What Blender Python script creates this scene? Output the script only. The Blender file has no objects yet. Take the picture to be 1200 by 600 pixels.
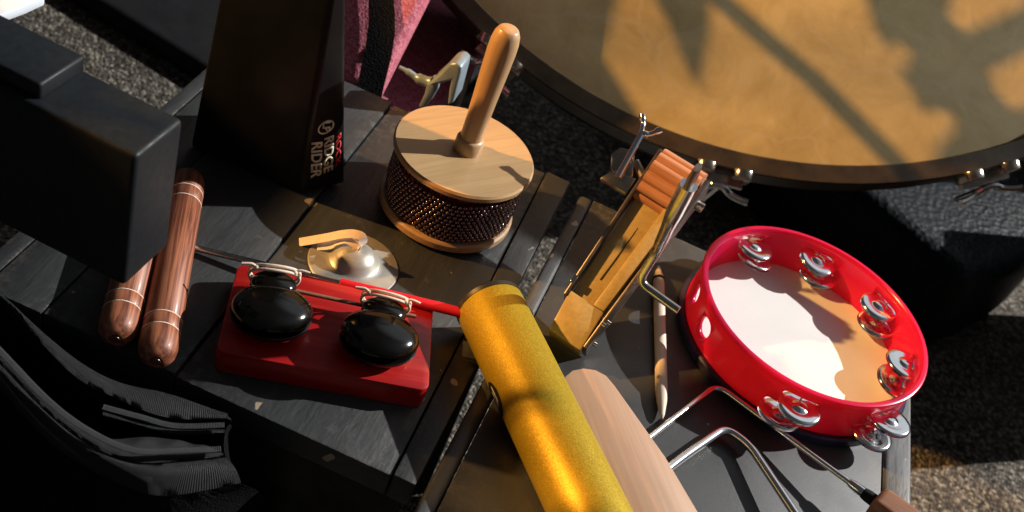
import bpy, bmesh, math, random
from mathutils import Vector, Matrix
random.seed(7)
S = bpy.context.scene
COL = S.collection
PI = math.pi

# ------------------------------------------------------------------ camera
H = 0.5
F = 1252.0
ROT = (Vector((0.91087859, 0.41146585, -0.03156013)),
       Vector((0.28629862, -0.57500499, 0.76642179)),
       Vector((0.29720916, -0.70715283, -0.64156184)))   # world axes seen from the camera (right, down, forward)
CAM = Vector((0, 0, H))

def ray(x, y):
    d = Vector((x - 600, y - 300, F))
    return Vector((ROT[0].dot(d), ROT[1].dot(d), ROT[2].dot(d)))

def P(x, y, z=0.0):
    r = ray(x, y)
    return CAM + r * ((z - H) / r.z)

def RP(x, y, p0, n):
    r = ray(x, y)
    return CAM + r * ((Vector(p0) - CAM).dot(n) / r.dot(n))

# ------------------------------------------------------------------ object helpers
def tag(o, label=None, cat=None, group=None, kind=None):
    if label: o['label'] = label
    if cat: o['category'] = cat
    if group: o['group'] = group
    if kind: o['kind'] = kind
    return o

def empty(name, loc, label, cat, group=None):
    o = bpy.data.objects.new(name, None)
    o.empty_display_size = 0.02
    COL.objects.link(o)
    o.location = loc
    return tag(o, label, cat, group)

def wloc(o):
    v = Vector((0, 0, 0))
    while o is not None:
        v = v + Vector(o.location)
        o = o.parent
    return v

class MB:
    def __init__(self):
        self.bm = bmesh.new()
    def v(self, p): return self.bm.verts.new(p)
    def f(self, vs):
        try: return self.bm.faces.new(vs)
        except ValueError: return None
    def box(self, c, s, M=None):
        M = M or Matrix.Identity(4)
        c = Vector(c); s = Vector(s) / 2
        vs = [self.v(M @ (c + Vector((s.x * a, s.y * b, s.z * d)))) for d in (-1, 1) for a, b in ((-1, -1), (1, -1), (1, 1), (-1, 1))]
        for q in ((3, 2, 1, 0), (4, 5, 6, 7), (0, 1, 5, 4), (1, 2, 6, 5), (2, 3, 7, 6), (3, 0, 4, 7)):
            self.f([vs[i] for i in q])
        return self
    def prism(self, bottom, top):
        n = len(bottom)
        a = [self.v(p) for p in bottom]; b = [self.v(p) for p in top]
        self.f(a[::-1]); self.f(b)
        for i in range(n):
            j = (i + 1) % n
            self.f([a[i], a[j], b[j], b[i]])
        return self
    def extrude(self, poly, d):
        return self.prism([Vector(p) for p in poly], [Vector(p) + Vector(d) for p in poly])
    def grid(self, rows, close_u=False, close_v=False):
        R = [[self.v(p) for p in r] for r in rows]
        nr, nc = len(R), len(R[0])
        for i in range(nr if close_u else nr - 1):
            for j in range(nc if close_v else nc - 1):
                self.f([R[i][j], R[i][(j + 1) % nc], R[(i + 1) % nr][(j + 1) % nc], R[(i + 1) % nr][j]])
        return R
    def tube(self, pts, r, n=14, closed=False, caps=True, flat=None, up=None):
        pts = [Vector(p) for p in pts]
        m = len(pts)
        rr = r if isinstance(r, (list, tuple)) else [r] * m
        rows = []
        prev = None
        for i, p in enumerate(pts):
            if closed: t = pts[(i + 1) % m] - pts[i - 1]
            else: t = pts[min(i + 1, m - 1)] - pts[max(i - 1, 0)]
            t.normalize()
            if prev is None:
                a = Vector(up) if up else (Vector((0, 0, 1)) if abs(t.z) < 0.9 else Vector((1, 0, 0)))
            else: a = prev
            a = a - t * a.dot(t); a.normalize(); prev = a
            b = t.cross(a)
            fx, fy = flat if flat else (1, 1)
            rows.append([p + (a * math.cos(2 * PI * k / n) * fx + b * math.sin(2 * PI * k / n) * fy) * rr[i] for k in range(n)])
        R = self.grid(rows, close_u=closed, close_v=True)
        if caps and not closed:
            self.f(R[0][::-1]); self.f(R[-1])
        return self
    def lathe(self, prof, M=None, n=48, closed=False):
        M = M or Matrix.Identity(4)
        rows = []
        for r, z in prof:
            rows.append([M @ Vector((max(r, 1e-5) * math.cos(2 * PI * k / n), max(r, 1e-5) * math.sin(2 * PI * k / n), z)) for k in range(n)])
        self.grid(rows, close_u=closed, close_v=True)
        bmesh.ops.remove_doubles(self.bm, verts=self.bm.verts, dist=3e-5)
        return self
    def rescale(self, k):
        for v in self.bm.verts: v.co = CAM + (v.co - CAM) * k
        return self
    def bevel(self, w, seg=2, ang=30):
        self.bm.normal_update()
        es = [e for e in self.bm.edges if len(e.link_faces) == 2 and e.calc_face_angle(0) > math.radians(ang)]
        bmesh.ops.bevel(self.bm, geom=es, offset=w, segments=seg, affect='EDGES', profile=0.5)
        return self
    def build(self, name, mat, parent=None, loc=None, sharp=38, matrix=None):
        bm = self.bm
        if len(bm.faces) > 1: bmesh.ops.recalc_face_normals(bm, faces=bm.faces)
        o0 = wloc(parent) if parent is not None else Vector(loc or (0, 0, 0))
        if matrix is None:
            for v in bm.verts: v.co -= o0
        bm.normal_update()
        for f in bm.faces: f.smooth = True
        for e in bm.edges:
            if len(e.link_faces) == 2: e.smooth = e.calc_face_angle(0) < math.radians(sharp)
        me = bpy.data.meshes.new(name)
        bm.to_mesh(me); bm.free()
        me.materials.append(mat)
        ob = bpy.data.objects.new(name, me)
        COL.objects.link(ob)
        if parent is not None: ob.parent = parent
        else: ob.location = o0
        if matrix is not None: ob.matrix_local = matrix
        return ob

def smooth_path(pts, sub=6):
    """Catmull-Rom through the points"""
    pts = [Vector(p) for p in pts]
    out = []
    for i in range(len(pts) - 1):
        p0 = pts[max(i - 1, 0)]; p1 = pts[i]; p2 = pts[i + 1]; p3 = pts[min(i + 2, len(pts) - 1)]
        for k in range(sub):
            t = k / sub
            out.append(0.5 * ((2 * p1) + (p2 - p0) * t + (2 * p0 - 5 * p1 + 4 * p2 - p3) * t * t + (3 * p1 - p0 - 3 * p2 + p3) * t ** 3))
    out.append(pts[-1])
    return out

def fillet(pts, r, n=7):
    """polyline with rounded corners"""
    pts = [Vector(p) for p in pts]
    out = [pts[0]]
    for i in range(1, len(pts) - 1):
        a = (pts[i - 1] - pts[i]); b = (pts[i + 1] - pts[i])
        d = min(r, a.length * 0.45, b.length * 0.45)
        A = pts[i] + a.normalized() * d; B = pts[i] + b.normalized() * d
        for k in range(n + 1):
            t = k / n
            out.append(A * (1 - t) ** 2 + pts[i] * 2 * t * (1 - t) + B * t * t)
    out.append(pts[-1])
    return out

def frame(o, x, z):
    """matrix with origin o, local X along x, local Z along z"""
    z = Vector(z).normalized(); x = Vector(x); x = (x - z * x.dot(z)).normalized(); y = z.cross(x)
    return Matrix(((x.x, y.x, z.x, o[0]), (x.y, y.y, z.y, o[1]), (x.z, y.z, z.z, o[2]), (0, 0, 0, 1)))

# ------------------------------------------------------------------ materials
class NT:
    def __init__(self, name):
        self.m = bpy.data.materials.new(name); self.m.use_nodes = True
        self.t = self.m.node_tree; self.b = self.t.nodes['Principled BSDF']; self.out = self.t.nodes['Material Output']
        self.co = self.t.nodes.new('ShaderNodeTexCoord').outputs['Object']
    def n(self, typ, **kw):
        nd = self.t.nodes.new('ShaderNode' + typ)
        for k, val in kw.items():
            if k in nd.inputs.keys(): self.set(nd.inputs[k], val)
            else: setattr(nd, k, val)
        return nd
    def set(self, s, val):
        if isinstance(val, bpy.types.NodeSocket): self.t.links.new(val, s)
        else: s.default_value = val
    def bs(self, **kw):
        for k, val in kw.items(): self.set(self.b.inputs[k.replace('_', ' ')], val)
    def map(self, scale=(1, 1, 1), rot=(0, 0, 0), vec=None):
        a = self.n('Mapping'); a.inputs['Rotation'].default_value = rot
        self.set(a.inputs['Vector'], vec or self.co)
        b = self.n('Mapping'); b.inputs['Scale'].default_value = scale
        self.set(b.inputs['Vector'], a.outputs[0])
        return b.outputs[0]
    def noise(self, scale, detail=4, rough=0.6, vec=None, dist=0.0):
        nd = self.n('TexNoise'); nd.inputs['Scale'].default_value = scale; nd.inputs['Detail'].default_value = detail
        nd.inputs['Roughness'].default_value = rough; nd.inputs['Distortion'].default_value = dist
        self.set(nd.inputs['Vector'], vec or self.co)
        return nd.outputs['Fac']
    def ramp(self, fac, stops):
        nd = self.n('ValToRGB'); self.set(nd.inputs['Fac'], fac)
        cr = nd.color_ramp
        while len(cr.elements) < len(stops): cr.elements.new(0.5)
        for e, (p, c) in zip(cr.elements, stops):
            e.position = p; e.color = (c if len(c) == 4 else (*c, 1)) if hasattr(c, '__len__') else (c, c, c, 1)
        return nd.outputs['Color']
    def mix(self, fac, a, b, mode='MIX'):
        nd = self.n('Mix'); nd.data_type = 'RGBA'; nd.blend_type = mode
        self.set(nd.inputs[0], fac); self.set(nd.inputs[6], a if not isinstance(a, tuple) else (*a, 1)[:4]); self.set(nd.inputs[7], b if not isinstance(b, tuple) else (*b, 1)[:4])
        return nd.outputs[2]
    def math(self, op, a, b=0.5):
        nd = self.n('Math'); nd.operation = op
        self.set(nd.inputs[0], a); self.set(nd.inputs[1], b)
        return nd.outputs[0]
    def bump(self, h, strength=0.3, dist=0.001, normal=None):
        nd = self.n('Bump'); nd.inputs['Strength'].default_value = strength; nd.inputs['Distance'].default_value = dist
        self.set(nd.inputs['Height'], h)
        if normal: self.set(nd.inputs['Normal'], normal)
        self.set(self.b.inputs['Normal'], nd.outputs[0])
        return nd.outputs[0]

def simple(name, col, rough=0.5, metal=0.0, var=0.15, scale=60, bump=0.1, dist=0.0004, **kw):
    k = NT(name)
    f = k.noise(scale, 5)
    c = k.ramp(f, [(0.3, tuple(max(0, x * (1 - var)) for x in col)), (0.7, tuple(min(1, x * (1 + var)) for x in col))])
    k.bs(Base_Color=c, Metallic=metal)
    r = k.ramp(k.noise(scale * 0.6, 4), [(0.3, max(0.02, rough * 0.8)), (0.7, min(1, rough * 1.2))])
    k.bs(Roughness=r, **kw)
    if bump: k.bump(f, bump, dist)
    return k.m

def wood(name, dark, light, rot=0.0, grain=60, stretch=14, rough=0.45, coat=0.0, axis=None, contrast=(0.3, 0.7), rings=0.0):
    """grain runs along local X after turning by -rot about Z (or along axis Z when axis='z')"""
    k = NT(name)
    sc = (1 / stretch, 1, 1) if axis != 'z' else (1, 1, 1 / stretch)
    v = k.map(sc, (0, 0, -rot))
    f = k.noise(grain, 6, 0.62, v, 0.6)
    c = k.ramp(f, [(contrast[0], dark), (contrast[1], light)])
    fine = k.noise(grain * 9, 3, 0.6, k.map((sc[0] * 0.6, sc[1], sc[2] if axis != 'z' else sc[2] * 0.6), (0, 0, -rot)))
    c = k.mix(0.22, c, k.ramp(fine, [(0.35, tuple(x * 0.55 for x in dark)), (0.6, light)]))
    blot = k.noise(14, 3)
    c = k.mix(k.ramp(blot, [(0.4, 0.0), (0.75, 0.30)]), c, tuple(x * 0.72 for x in light))
    if rings:
        w = k.n('TexWave'); w.wave_type = 'BANDS'; w.bands_direction = 'Y'
        w.inputs['Scale'].default_value = rings; w.inputs['Distortion'].default_value = 3.5; w.inputs['Detail'].default_value = 2; w.inputs['Detail Scale'].default_value = 0.8
        k.set(w.inputs['Vector'], k.map((0.35, 1, 1), (0, 0, -rot)))
        c = k.mix(k.ramp(w.outputs['Fac'], [(0.55, 0.0), (0.95, 0.35)]), c, dark)
    k.bs(Base_Color=c, Roughness=k.ramp(fine, [(0.3, rough * 0.85), (0.7, min(1, rough * 1.15))]), Coat_Weight=coat, Coat_Roughness=0.15)
    k.bump(fine, 0.12, 0.0003)
    return k.m

def black_paint(name, base=0.05, smooth=False, chips=True, tint=(0.92, 1.0, 1.06)):
    k = NT(name)
    v = k.map((1, 0.12, 1)) if not smooth else k.map((1, 1, 1))
    f = k.noise(150 if not smooth else 500, 5, 0.65, v, 0.4)
    big = k.noise(16, 4, 0.6)
    ca = tuple(base * 0.84 * t for t in tint); cb = tuple(base * 1.16 * t for t in tint)
    c = k.ramp(k.math('ADD', k.math('MULTIPLY', f, 0.5), k.math('MULTIPLY', big, 0.5)), [(0.38, ca), (0.62, cb)])
    if chips:
        sc = k.noise(75, 3, 0.55)
        chip = k.ramp(k.noise(48, 2, 0.5, k.map((1, 1, 1), (0.3, 0.2, 0.9))), [(0.718, 0.0), (0.73, 1.0)])
        c = k.mix(chip, c, (0.42, 0.33, 0.23))
        dust = k.ramp(sc, [(0.66, 0.0), (0.8, 0.35)])
        c = k.mix(dust, c, (0.16, 0.16, 0.155))
    gm = k.n('NewGeometry')
    bv_ = k.n('Bevel'); bv_.samples = 6; bv_.inputs['Radius'].default_value = 0.0014
    dt_ = k.n('VectorMath'); dt_.operation = 'DOT_PRODUCT'; k.set(dt_.inputs[0], bv_.outputs[0]); k.set(dt_.inputs[1], gm.outputs['True Normal'])
    edge = k.math('SUBTRACT', 1.0, dt_.outputs['Value'])
    wear = k.math('MULTIPLY', k.ramp(edge, [(0.015, 0.0), (0.08, 1.0)]), k.ramp(k.noise(120, 4, 0.7), [(0.50, 0.0), (0.62, 0.8)]))
    c = k.mix(wear, c, (0.30, 0.27, 0.23))
    lump = k.noise(70, 3, 0.55, k.map((1, 0.35, 1), (0, 0, 0.12)), 0.3)
    k.bs(Base_Color=c, Roughness=k.ramp(big, [(0.3, 0.42), (0.7, 0.62)]))
    h = k.math('ADD', k.math('MULTIPLY', f, 0.7), k.math('MULTIPLY', lump, 2.2 if not smooth else 0.6))
    k.bump(h, 0.42 if not smooth else 0.2, 0.0012 if not smooth else 0.0005)
    return k.m

M = {}
M['paint_old'] = black_paint('worn_black_paint', 0.036)
M['paint_smooth'] = black_paint('smooth_black_paint', 0.040, smooth=True, chips=False)
M['paint_edge'] = black_paint('edge_black_paint', 0.07, smooth=False)
M['under'] = simple('dark_underside', (0.02, 0.019, 0.018), 0.8)

def carpet_mat():
    k = NT('loop_carpet')
    vec = k.map((1, 1, 1), (0, 0, 0.18))
    wv = k.n('TexVoronoi'); wv.inputs['Scale'].default_value = 235; wv.inputs['Randomness'].default_value = 0.75
    k.set(wv.inputs['Vector'], vec)
    tone = k.ramp(k.n('SeparateColor', Color=wv.outputs['Color']).outputs[0], [(0.0, (0.020, 0.018, 0.016)), (0.45, (0.075, 0.068, 0.060)), (0.8, (0.17, 0.155, 0.13)), (1.0, (0.36, 0.33, 0.27))])
    big = k.noise(7, 3)
    c = k.mix(k.ramp(big, [(0.35, 0.0), (0.7, 0.35)]), tone, (0.10, 0.085, 0.07))
    h = k.ramp(wv.outputs['Distance'], [(0.0, 1.0), (0.9, 0.0)])
    k.bs(Base_Color=c, Roughness=0.95)
    k.b.inputs['Specular IOR Level'].default_value = 0.1
    k.bump(h, 1.0, 0.004)
    return k.m
M['carpet'] = carpet_mat()

M['chrome'] = simple('chrome', (0.82, 0.82, 0.83), 0.07, 1.0, 0.05, 90, 0.03, 0.0002)
M['chrome_rod'] = simple('polished_rod_chrome', (0.85, 0.85, 0.86), 0.2, 1.0, 0.05, 90, 0.03, 0.0002)
M['jingle'] = simple('bright_jingle_metal', (0.85, 0.85, 0.86), 0.12, 1.0, 0.06, 150, 0.05, 0.0002)
M['steel'] = simple('brushed_steel', (0.55, 0.54, 0.53), 0.24, 1.0, 0.15, 200, 0.08, 0.0002)
M['dark_steel'] = simple('dark_steel', (0.20, 0.17, 0.15), 0.38, 0.9, 0.25, 120, 0.1)
M['nickel'] = simple('aged_nickel', (0.50, 0.44, 0.36), 0.22, 1.0, 0.2, 120, 0.06)
M['black_plastic'] = simple('matte_black_plastic', (0.012, 0.015, 0.018), 0.5, 0, 0.12, 300, 0.15, 0.0002)
M['black_gloss'] = simple('black_gloss', (0.008, 0.008, 0.008), 0.12, 0, 0.1, 60, 0.03, 0.0002)
M['black_matte'] = simple('black_matte', (0.010, 0.010, 0.012), 0.7, 0, 0.2, 40, 0.1)
M['cowbell_black'] = simple('black_enamel', (0.010, 0.011, 0.013), 0.33, 0, 0.2, 40, 0.15, 0.0006)
M['red_grip'] = simple('red_rubber', (0.62, 0.012, 0.03), 0.42, 0, 0.08, 80, 0.05)
M['cream_cord'] = simple('cream_cord', (0.82, 0.66, 0.52), 0.6, 0, 0.1, 300, 0.1)
M['leather'] = simple('pale_leather', (0.84, 0.70, 0.58), 0.65, 0, 0.12, 120, 0.2)
M['cream_label'] = simple('cream_ink', (0.75, 0.70, 0.52), 0.6, 0, 0.15, 200, 0)
M['red_label'] = simple('red_ink', (0.6, 0.05, 0.05), 0.6, 0, 0.15, 200, 0)
M['white_ink'] = simple('white_ink', (0.6, 0.6, 0.58), 0.5, 0, 0.1, 200, 0)
M['pale_board'] = simple('pale_blue_white', (0.72, 0.80, 0.88), 0.5, 0, 0.05, 40, 0.05)
M['clamp_paint'] = simple('blue_grey_paint', (0.26, 0.33, 0.38), 0.36, 0.2, 0.15, 60, 0.1)
for k_ in ('cowbell_black', 'black_plastic', 'black_matte'):
    M[k_].node_tree.nodes['Principled BSDF'].inputs['Specular IOR Level'].default_value = 0.22
M['cap_black'] = simple('black_rubber_cap', (0.02, 0.018, 0.015), 0.4, 0)

# cabasa, ratchet, claves, paddle timber
M['maple'] = wood('pale_turned_wood', (0.44, 0.27, 0.120), (0.56, 0.365, 0.175), 0.9, 40, 10, 0.45, 0.15, rings=26)
M['maple_handle'] = wood('pale_handle_wood', (0.50, 0.30, 0.15), (0.62, 0.40, 0.21), 0, 60, 16, 0.42, 0.2, axis='z')
M['cabasa_base'] = wood('brown_turned_wood', (0.30, 0.17, 0.08), (0.46, 0.29, 0.15), 0.5, 40, 10, 0.45, 0.2)
M['rosewood'] = wood('red_brown_rosewood', (0.095, 0.022, 0.012), (0.46, 0.165, 0.080), 0, 230, 30, 0.5, 0.05, axis='z', contrast=(0.43, 0.58))
M['rosewood_dark'] = wood('dark_rosewood', (0.10, 0.03, 0.018), (0.2, 0.07, 0.04), 0, 95, 10, 0.3, 0.4, axis='z')
M['beech'] = wood('pinkish_beech', (0.50, 0.29, 0.175), (0.58, 0.355, 0.225), math.radians(-57), 40, 22, 0.5, 0.05)
M['dowel'] = wood('pale_dowel_wood', (0.66, 0.52, 0.39), (0.86, 0.76, 0.63), 0, 90, 20, 0.6, axis='z')
M['walnut'] = wood('brown_handle_wood', (0.20, 0.08, 0.042), (0.42, 0.19, 0.10), math.radians(-20), 110, 16, 0.5, 0.05)
M['ratchet_wood'] = wood('golden_pine', (0.40, 0.285, 0.10), (0.52, 0.385, 0.155), 0, 60, 16, 0.45, 0.1, axis='z')
M['gear_wood'] = wood('reddish_gear_wood', (0.34, 0.13, 0.065), (0.60, 0.30, 0.17), -0.25, 120, 12, 0.45, 0.1)

def red_stain():
    k = NT('red_stained_wood')
    v = k.map((0.12, 1, 1), (0, 0, -0.31))
    f = k.noise(90, 6, 0.6, v, 0.8)
    c = k.ramp(f, [(0.25, (0.26, 0.004, 0.005)), (0.55, (0.44, 0.010, 0.010)), (0.8, (0.58, 0.045, 0.025))])
    st = k.ramp(k.noise(26, 3, 0.5, k.map((0.3, 1, 1), (0.4, 0.1, -0.3))), [(0.63, 0.0), (0.76, 0.5)])
    c = k.mix(st, c, (0.62, 0.20, 0.08))
    k.bs(Base_Color=c, Roughness=0.34, Coat_Weight=0.12, Coat_Roughness=0.15)
    k.bump(f, 0.1, 0.0003)
    return k.m
M['red_wood'] = red_stain()

def gold_flake():
    k = NT('gold_metal_flake')
    vo = k.n('TexVoronoi'); vo.inputs['Scale'].default_value = 2200; k.set(vo.inputs['Vector'], k.co)
    sp = k.n('SeparateColor', Color=vo.outputs['Color']).outputs[0]
    c = k.ramp(sp, [(0.0, (0.36, 0.25, 0.012)), (0.6, (0.46, 0.32, 0.017)), (1.0, (0.58, 0.42, 0.035))])
    k.bs(Base_Color=c, Metallic=0.55, Roughness=0.5, Coat_Weight=0.06, Coat_Roughness=0.3)
    vm = k.n('VectorMath'); vm.operation = 'SUBTRACT'; k.set(vm.inputs[0], vo.outputs['Color']); vm.inputs[1].default_value = (0.5, 0.5, 0.5)
    vs = k.n('VectorMath'); vs.operation = 'SCALE'; k.set(vs.inputs[0], vm.outputs[0]); vs.inputs['Scale'].default_value = 0.07
    g = k.n('NewGeometry')
    va = k.n('VectorMath'); va.operation = 'ADD'; k.set(va.inputs[0], g.outputs['Normal']); k.set(va.inputs[1], vs.outputs[0])
    vn = k.n('VectorMath'); vn.operation = 'NORMALIZE'; k.set(vn.inputs[0], va.outputs[0])
    k.set(k.b.inputs['Normal'], vn.outputs[0])
    return k.m
M['gold'] = gold_flake()

def red_plastic():
    k = NT('red_translucent_plastic')
    k.bs(Base_Color=k.ramp(k.noise(40, 3), [(0.3, (0.57, 0.005, 0.075)), (0.7, (0.65, 0.008, 0.095))]), Roughness=0.22)
    tr = k.n('BsdfTranslucent'); tr.inputs['Color'].default_value = (0.95, 0.12, 0.10, 1)
    ms = k.n('MixShader'); ms.inputs[0].default_value = 0.38
    k.t.links.new(k.b.outputs[0], ms.inputs[1]); k.t.links.new(tr.outputs[0], ms.inputs[2]); k.t.links.new(ms.outputs[0], k.out.inputs[0])
    return k.m
M['red_plastic'] = red_plastic()
M['tamb_head'] = simple('white_drum_skin', (0.80, 0.80, 0.77), 0.42, 0, 0.03, 30, 0.05)
M['tamb_band'] = simple('violet_black_band', (0.030, 0.020, 0.05), 0.25, 0, 0.3, 30, 0.05)

def calf():
    k = NT('calfskin_drum_head')
    a = k.noise(5, 6, 0.65, None, 1.2); b = k.noise(26, 6, 0.7, None, 0.8)
    c = k.ramp(k.math('ADD', k.math('MULTIPLY', a, 0.6), k.math('MULTIPLY', b, 0.4)), [(0.32, (0.35, 0.27, 0.115)), (0.5, (0.47, 0.375, 0.18)), (0.68, (0.60, 0.50, 0.265))])
    vein = k.n('TexVoronoi'); vein.feature = 'DISTANCE_TO_EDGE'; vein.inputs['Scale'].default_value = 9
    wob = k.n('Mix'); wob.data_type = 'VECTOR'; wob.inputs[0].default_value = 0.07
    nz = k.n('TexNoise'); nz.inputs['Scale'].default_value = 14; nz.inputs['Detail'].default_value = 4; k.set(nz.inputs['Vector'], k.co)
    k.set(wob.inputs[4], k.co); k.set(wob.inputs[5], nz.outputs['Color'])
    k.set(vein.inputs['Vector'], wob.outputs[1])
    c = k.mix(k.ramp(vein.outputs['Distance'], [(0.0, 0.30), (0.03, 0.0)]), c, (0.5, 0.44, 0.32))
    k.bs(Base_Color=c, Roughness=0.5)
    k.bump(b, 0.12, 0.001)
    return k.m
M['calf'] = calf()
M['hoop'] = simple('worn_dark_hoop_lacquer', (0.036, 0.024, 0.011), 0.45, 0, 0.5, 40, 0.25, 0.0006)
def shell_mat():
    k = NT('pebbled_black_shell')
    vo = k.n('TexVoronoi'); vo.inputs['Scale'].default_value = 170; k.set(vo.inputs['Vector'], k.co)
    k.bs(Base_Color=(0.004, 0.0045, 0.0055, 1), Roughness=0.22)
    k.bump(k.math('ADD', vo.outputs['Distance'], k.noise(240, 3)), 0.30, 0.0020)
    return k.m
M['shell'] = shell_mat()
M['shell'].node_tree.nodes['Principled BSDF'].inputs['Specular IOR Level'].default_value = 0.06
def pebble_mat():
    k = NT('black_pebbled_vinyl')
    vo = k.n('TexVoronoi'); vo.inputs['Scale'].default_value = 120; k.set(vo.inputs['Vector'], k.co)
    k.bs(Base_Color=(0.005, 0.008, 0.011, 1), Roughness=0.45)
    k.bump(k.math('ADD', vo.outputs['Distance'], k.noise(170, 3)), 0.5, 0.003)
    return k.m
M['pebble'] = pebble_mat()
M['pebble'].node_tree.nodes['Principled BSDF'].inputs['Specular IOR Level'].default_value = 0.22
def fabric(name, c1, c2, scale=420, bump=0.6):
    k = NT(name)
    vo = k.n('TexVoronoi'); vo.inputs['Scale'].default_value = scale; k.set(vo.inputs['Vector'], k.co)
    f = k.n('SeparateColor', Color=vo.outputs['Color']).outputs[0]
    k.bs(Base_Color=k.ramp(f, [(0.0, c1), (1.0, c2)]), Roughness=0.95)
    k.b.inputs['Specular IOR Level'].default_value = 0.15
    k.bump(vo.outputs['Distance'], bump, 0.0012)
    return k.m
M['pink'] = fabric('pink_upholstery', (0.35, 0.075, 0.115), (0.62, 0.22, 0.27), 520, 0.3)
M['webbing'] = fabric('black_webbing', (0.006, 0.006, 0.007), (0.014, 0.014, 0.015), 600)
def ribbed(name, col, scale, along):
    k = NT(name)
    w = k.n('TexWave'); w.wave_type = 'BANDS'; w.bands_direction = 'X'; w.inputs['Scale'].default_value = scale
    uv = k.n('UVMap').outputs[0]
    k.set(w.inputs['Vector'], uv)
    nz = k.noise(260, 4)
    c = k.ramp(k.math('ADD', k.math('MULTIPLY', w.outputs['Fac'], 0.5), k.math('MULTIPLY', nz, 0.5)), [(0.25, tuple(x * 0.55 for x in col)), (0.75, tuple(x * 1.3 for x in col))])
    k.bs(Base_Color=c, Roughness=0.7)
    k.bump(w.outputs['Fac'], 0.45, 0.0010)
    return k.m
M['tape'] = ribbed('zipper_tape', (0.040, 0.043, 0.047), 60, 'u')
M['teeth'] = ribbed('zipper_teeth', (0.035, 0.036, 0.04), 90, 'u')
M['zip_coil'] = simple('black_nylon_coil', (0.10, 0.104, 0.11), 0.35, 0, 0.1, 200, 0)
M['bag'] = fabric('black_nylon', (0.006, 0.006, 0.007), (0.016, 0.016, 0.017), 700, 0.3)
M['beads'] = simple('dark_steel_beads', (0.22, 0.16, 0.16), 0.16, 1.0, 0.2, 400, 0)
M['core'] = simple('ridged_metal_core', (0.36, 0.12, 0.13), 0.3, 0.8, 0.2, 200, 0.1)

# ------------------------------------------------------------------ floor
g = MB(); g.grid([[Vector((x, y, -0.40)) for x in (-5, 5)] for y in (6, -4)])
tag(g.build('carpet_floor', M['carpet']), kind='structure')

# ------------------------------------------------------------------ tables
def slab(poly, z0, z1):
    return [Vector((x, y, z0)) for x, y in poly], [Vector((x, y, z1)) for x, y in poly]

def lx(y):   # right edge of the left table
    return -0.0155 + (y - 0.376) / (0.714 - 0.376) * 0.0065
LT = empty('wooden_table', (-0.16, 0.545, -0.40), 'worn black plank table on the left with claves, finger cymbal and castanets lying on it', 'table', 'black wooden tables')
b = MB()
seams = [-0.3035, -0.2915, -0.2535, -0.1680, -0.0300]
for i in range(len(seams)):
    x0 = seams[i] + 0.0005
    x1 = seams[i + 1] - 0.0005 if i + 1 < len(seams) else None
    zt = 0.0
    if i == 2: zt = 0.0
    if i == 3: zt = -0.0022
    yA, yB = 0.3765 + random.uniform(-0.0006, 0.0006), 0.7135
    if i == 3:
        yA = 0.3768
    poly = [(x0, yA), (x1 if x1 is not None else lx(yA), yA), (x1 if x1 is not None else lx(yB), yB), (x0, yB)]
    bb = MB(); bb.prism(*slab(poly, -0.022, zt)); bb.bevel(0.0012, 2)
    me = bpy.data.meshes.new('tmp'); bb.bm.to_mesh(me); b.bm.from_mesh(me); bpy.data.meshes.remove(me); bb.bm.free()
b.build('tabletop', M['paint_old'], LT)
b = MB(); b.prism(*slab([(-0.295, 0.385), (-0.022, 0.385), (-0.017, 0.70), (-0.295, 0.70)], -0.07, -0.0225)); b.build('apron', M['under'], LT)
b = MB(); b.box((-0.155, 0.695, -0.21), (0.27, 0.008, 0.37)); b.build('shade_panel', M['under'], LT)  # added under the table to keep lamp light off the floor
b = MB(); b.box((-0.155, 0.400, -0.21), (0.25, 0.008, 0.37)); b.build('front_panel', M['under'], LT)  # added under the table to shade a lit floor patch
for x, y in ((-0.285, 0.395), (-0.03, 0.395), (-0.285, 0.68), (-0.026, 0.68)):
    b = MB(); b.box((x, y, -0.235), (0.02, 0.016, 0.33)); b.build('leg', M['under'], LT)

def rx(y):   # left edge of the right table
    return -0.0100 + (y - 0.36) / (0.703 - 0.36) * 0.013
RT = empty('wooden_table', (0.14, 0.5, -0.40), 'smooth black table on the right with red tambourine and gold tube on it', 'table', 'black wooden tables')
b = MB()
b.prism(*slab([(rx(0.30) + 0.0115, 0.30), (0.2690, 0.30), (0.2690, 0.703), (rx(0.703) + 0.0115, 0.703)], -0.03, 0.0)); b.bevel(0.0009, 2)
b.build('tabletop', M['paint_smooth'], RT)
b = MB(); b.prism(*slab([(rx(0.30), 0.30), (rx(0.30) + 0.0105, 0.30), (rx(0.703) + 0.0105, 0.703), (rx(0.703), 0.703)], -0.03, 0.0005)); b.bevel(0.003, 3)
b.build('edge_trim', M['paint_edge'], RT)
b = MB(); b.prism(*slab([(0.2705, 0.30), (0.2915, 0.30), (0.2915, 0.703), (0.2705, 0.703)], -0.03, 0.0005)); b.bevel(0.003, 3)
b.build('edge_trim', M['paint_edge'], RT)
b = MB(); b.prism(*slab([(0.012, 0.31), (0.28, 0.31), (0.28, 0.695), (0.016, 0.695)], -0.08, -0.0305)); b.build('apron', M['under'], RT)
b = MB(); b.box((0.15, 0.690, -0.22), (0.26, 0.008, 0.36)); b.build('shade_panel', M['under'], RT)  # same added light block under the right table
for x, y in ((0.022, 0.32), (0.27, 0.32), (0.022, 0.675), (0.27, 0.675)):
    b = MB(); b.box((x, y, -0.24), (0.02, 0.016, 0.32)); b.build('leg', M['under'], RT)

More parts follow.
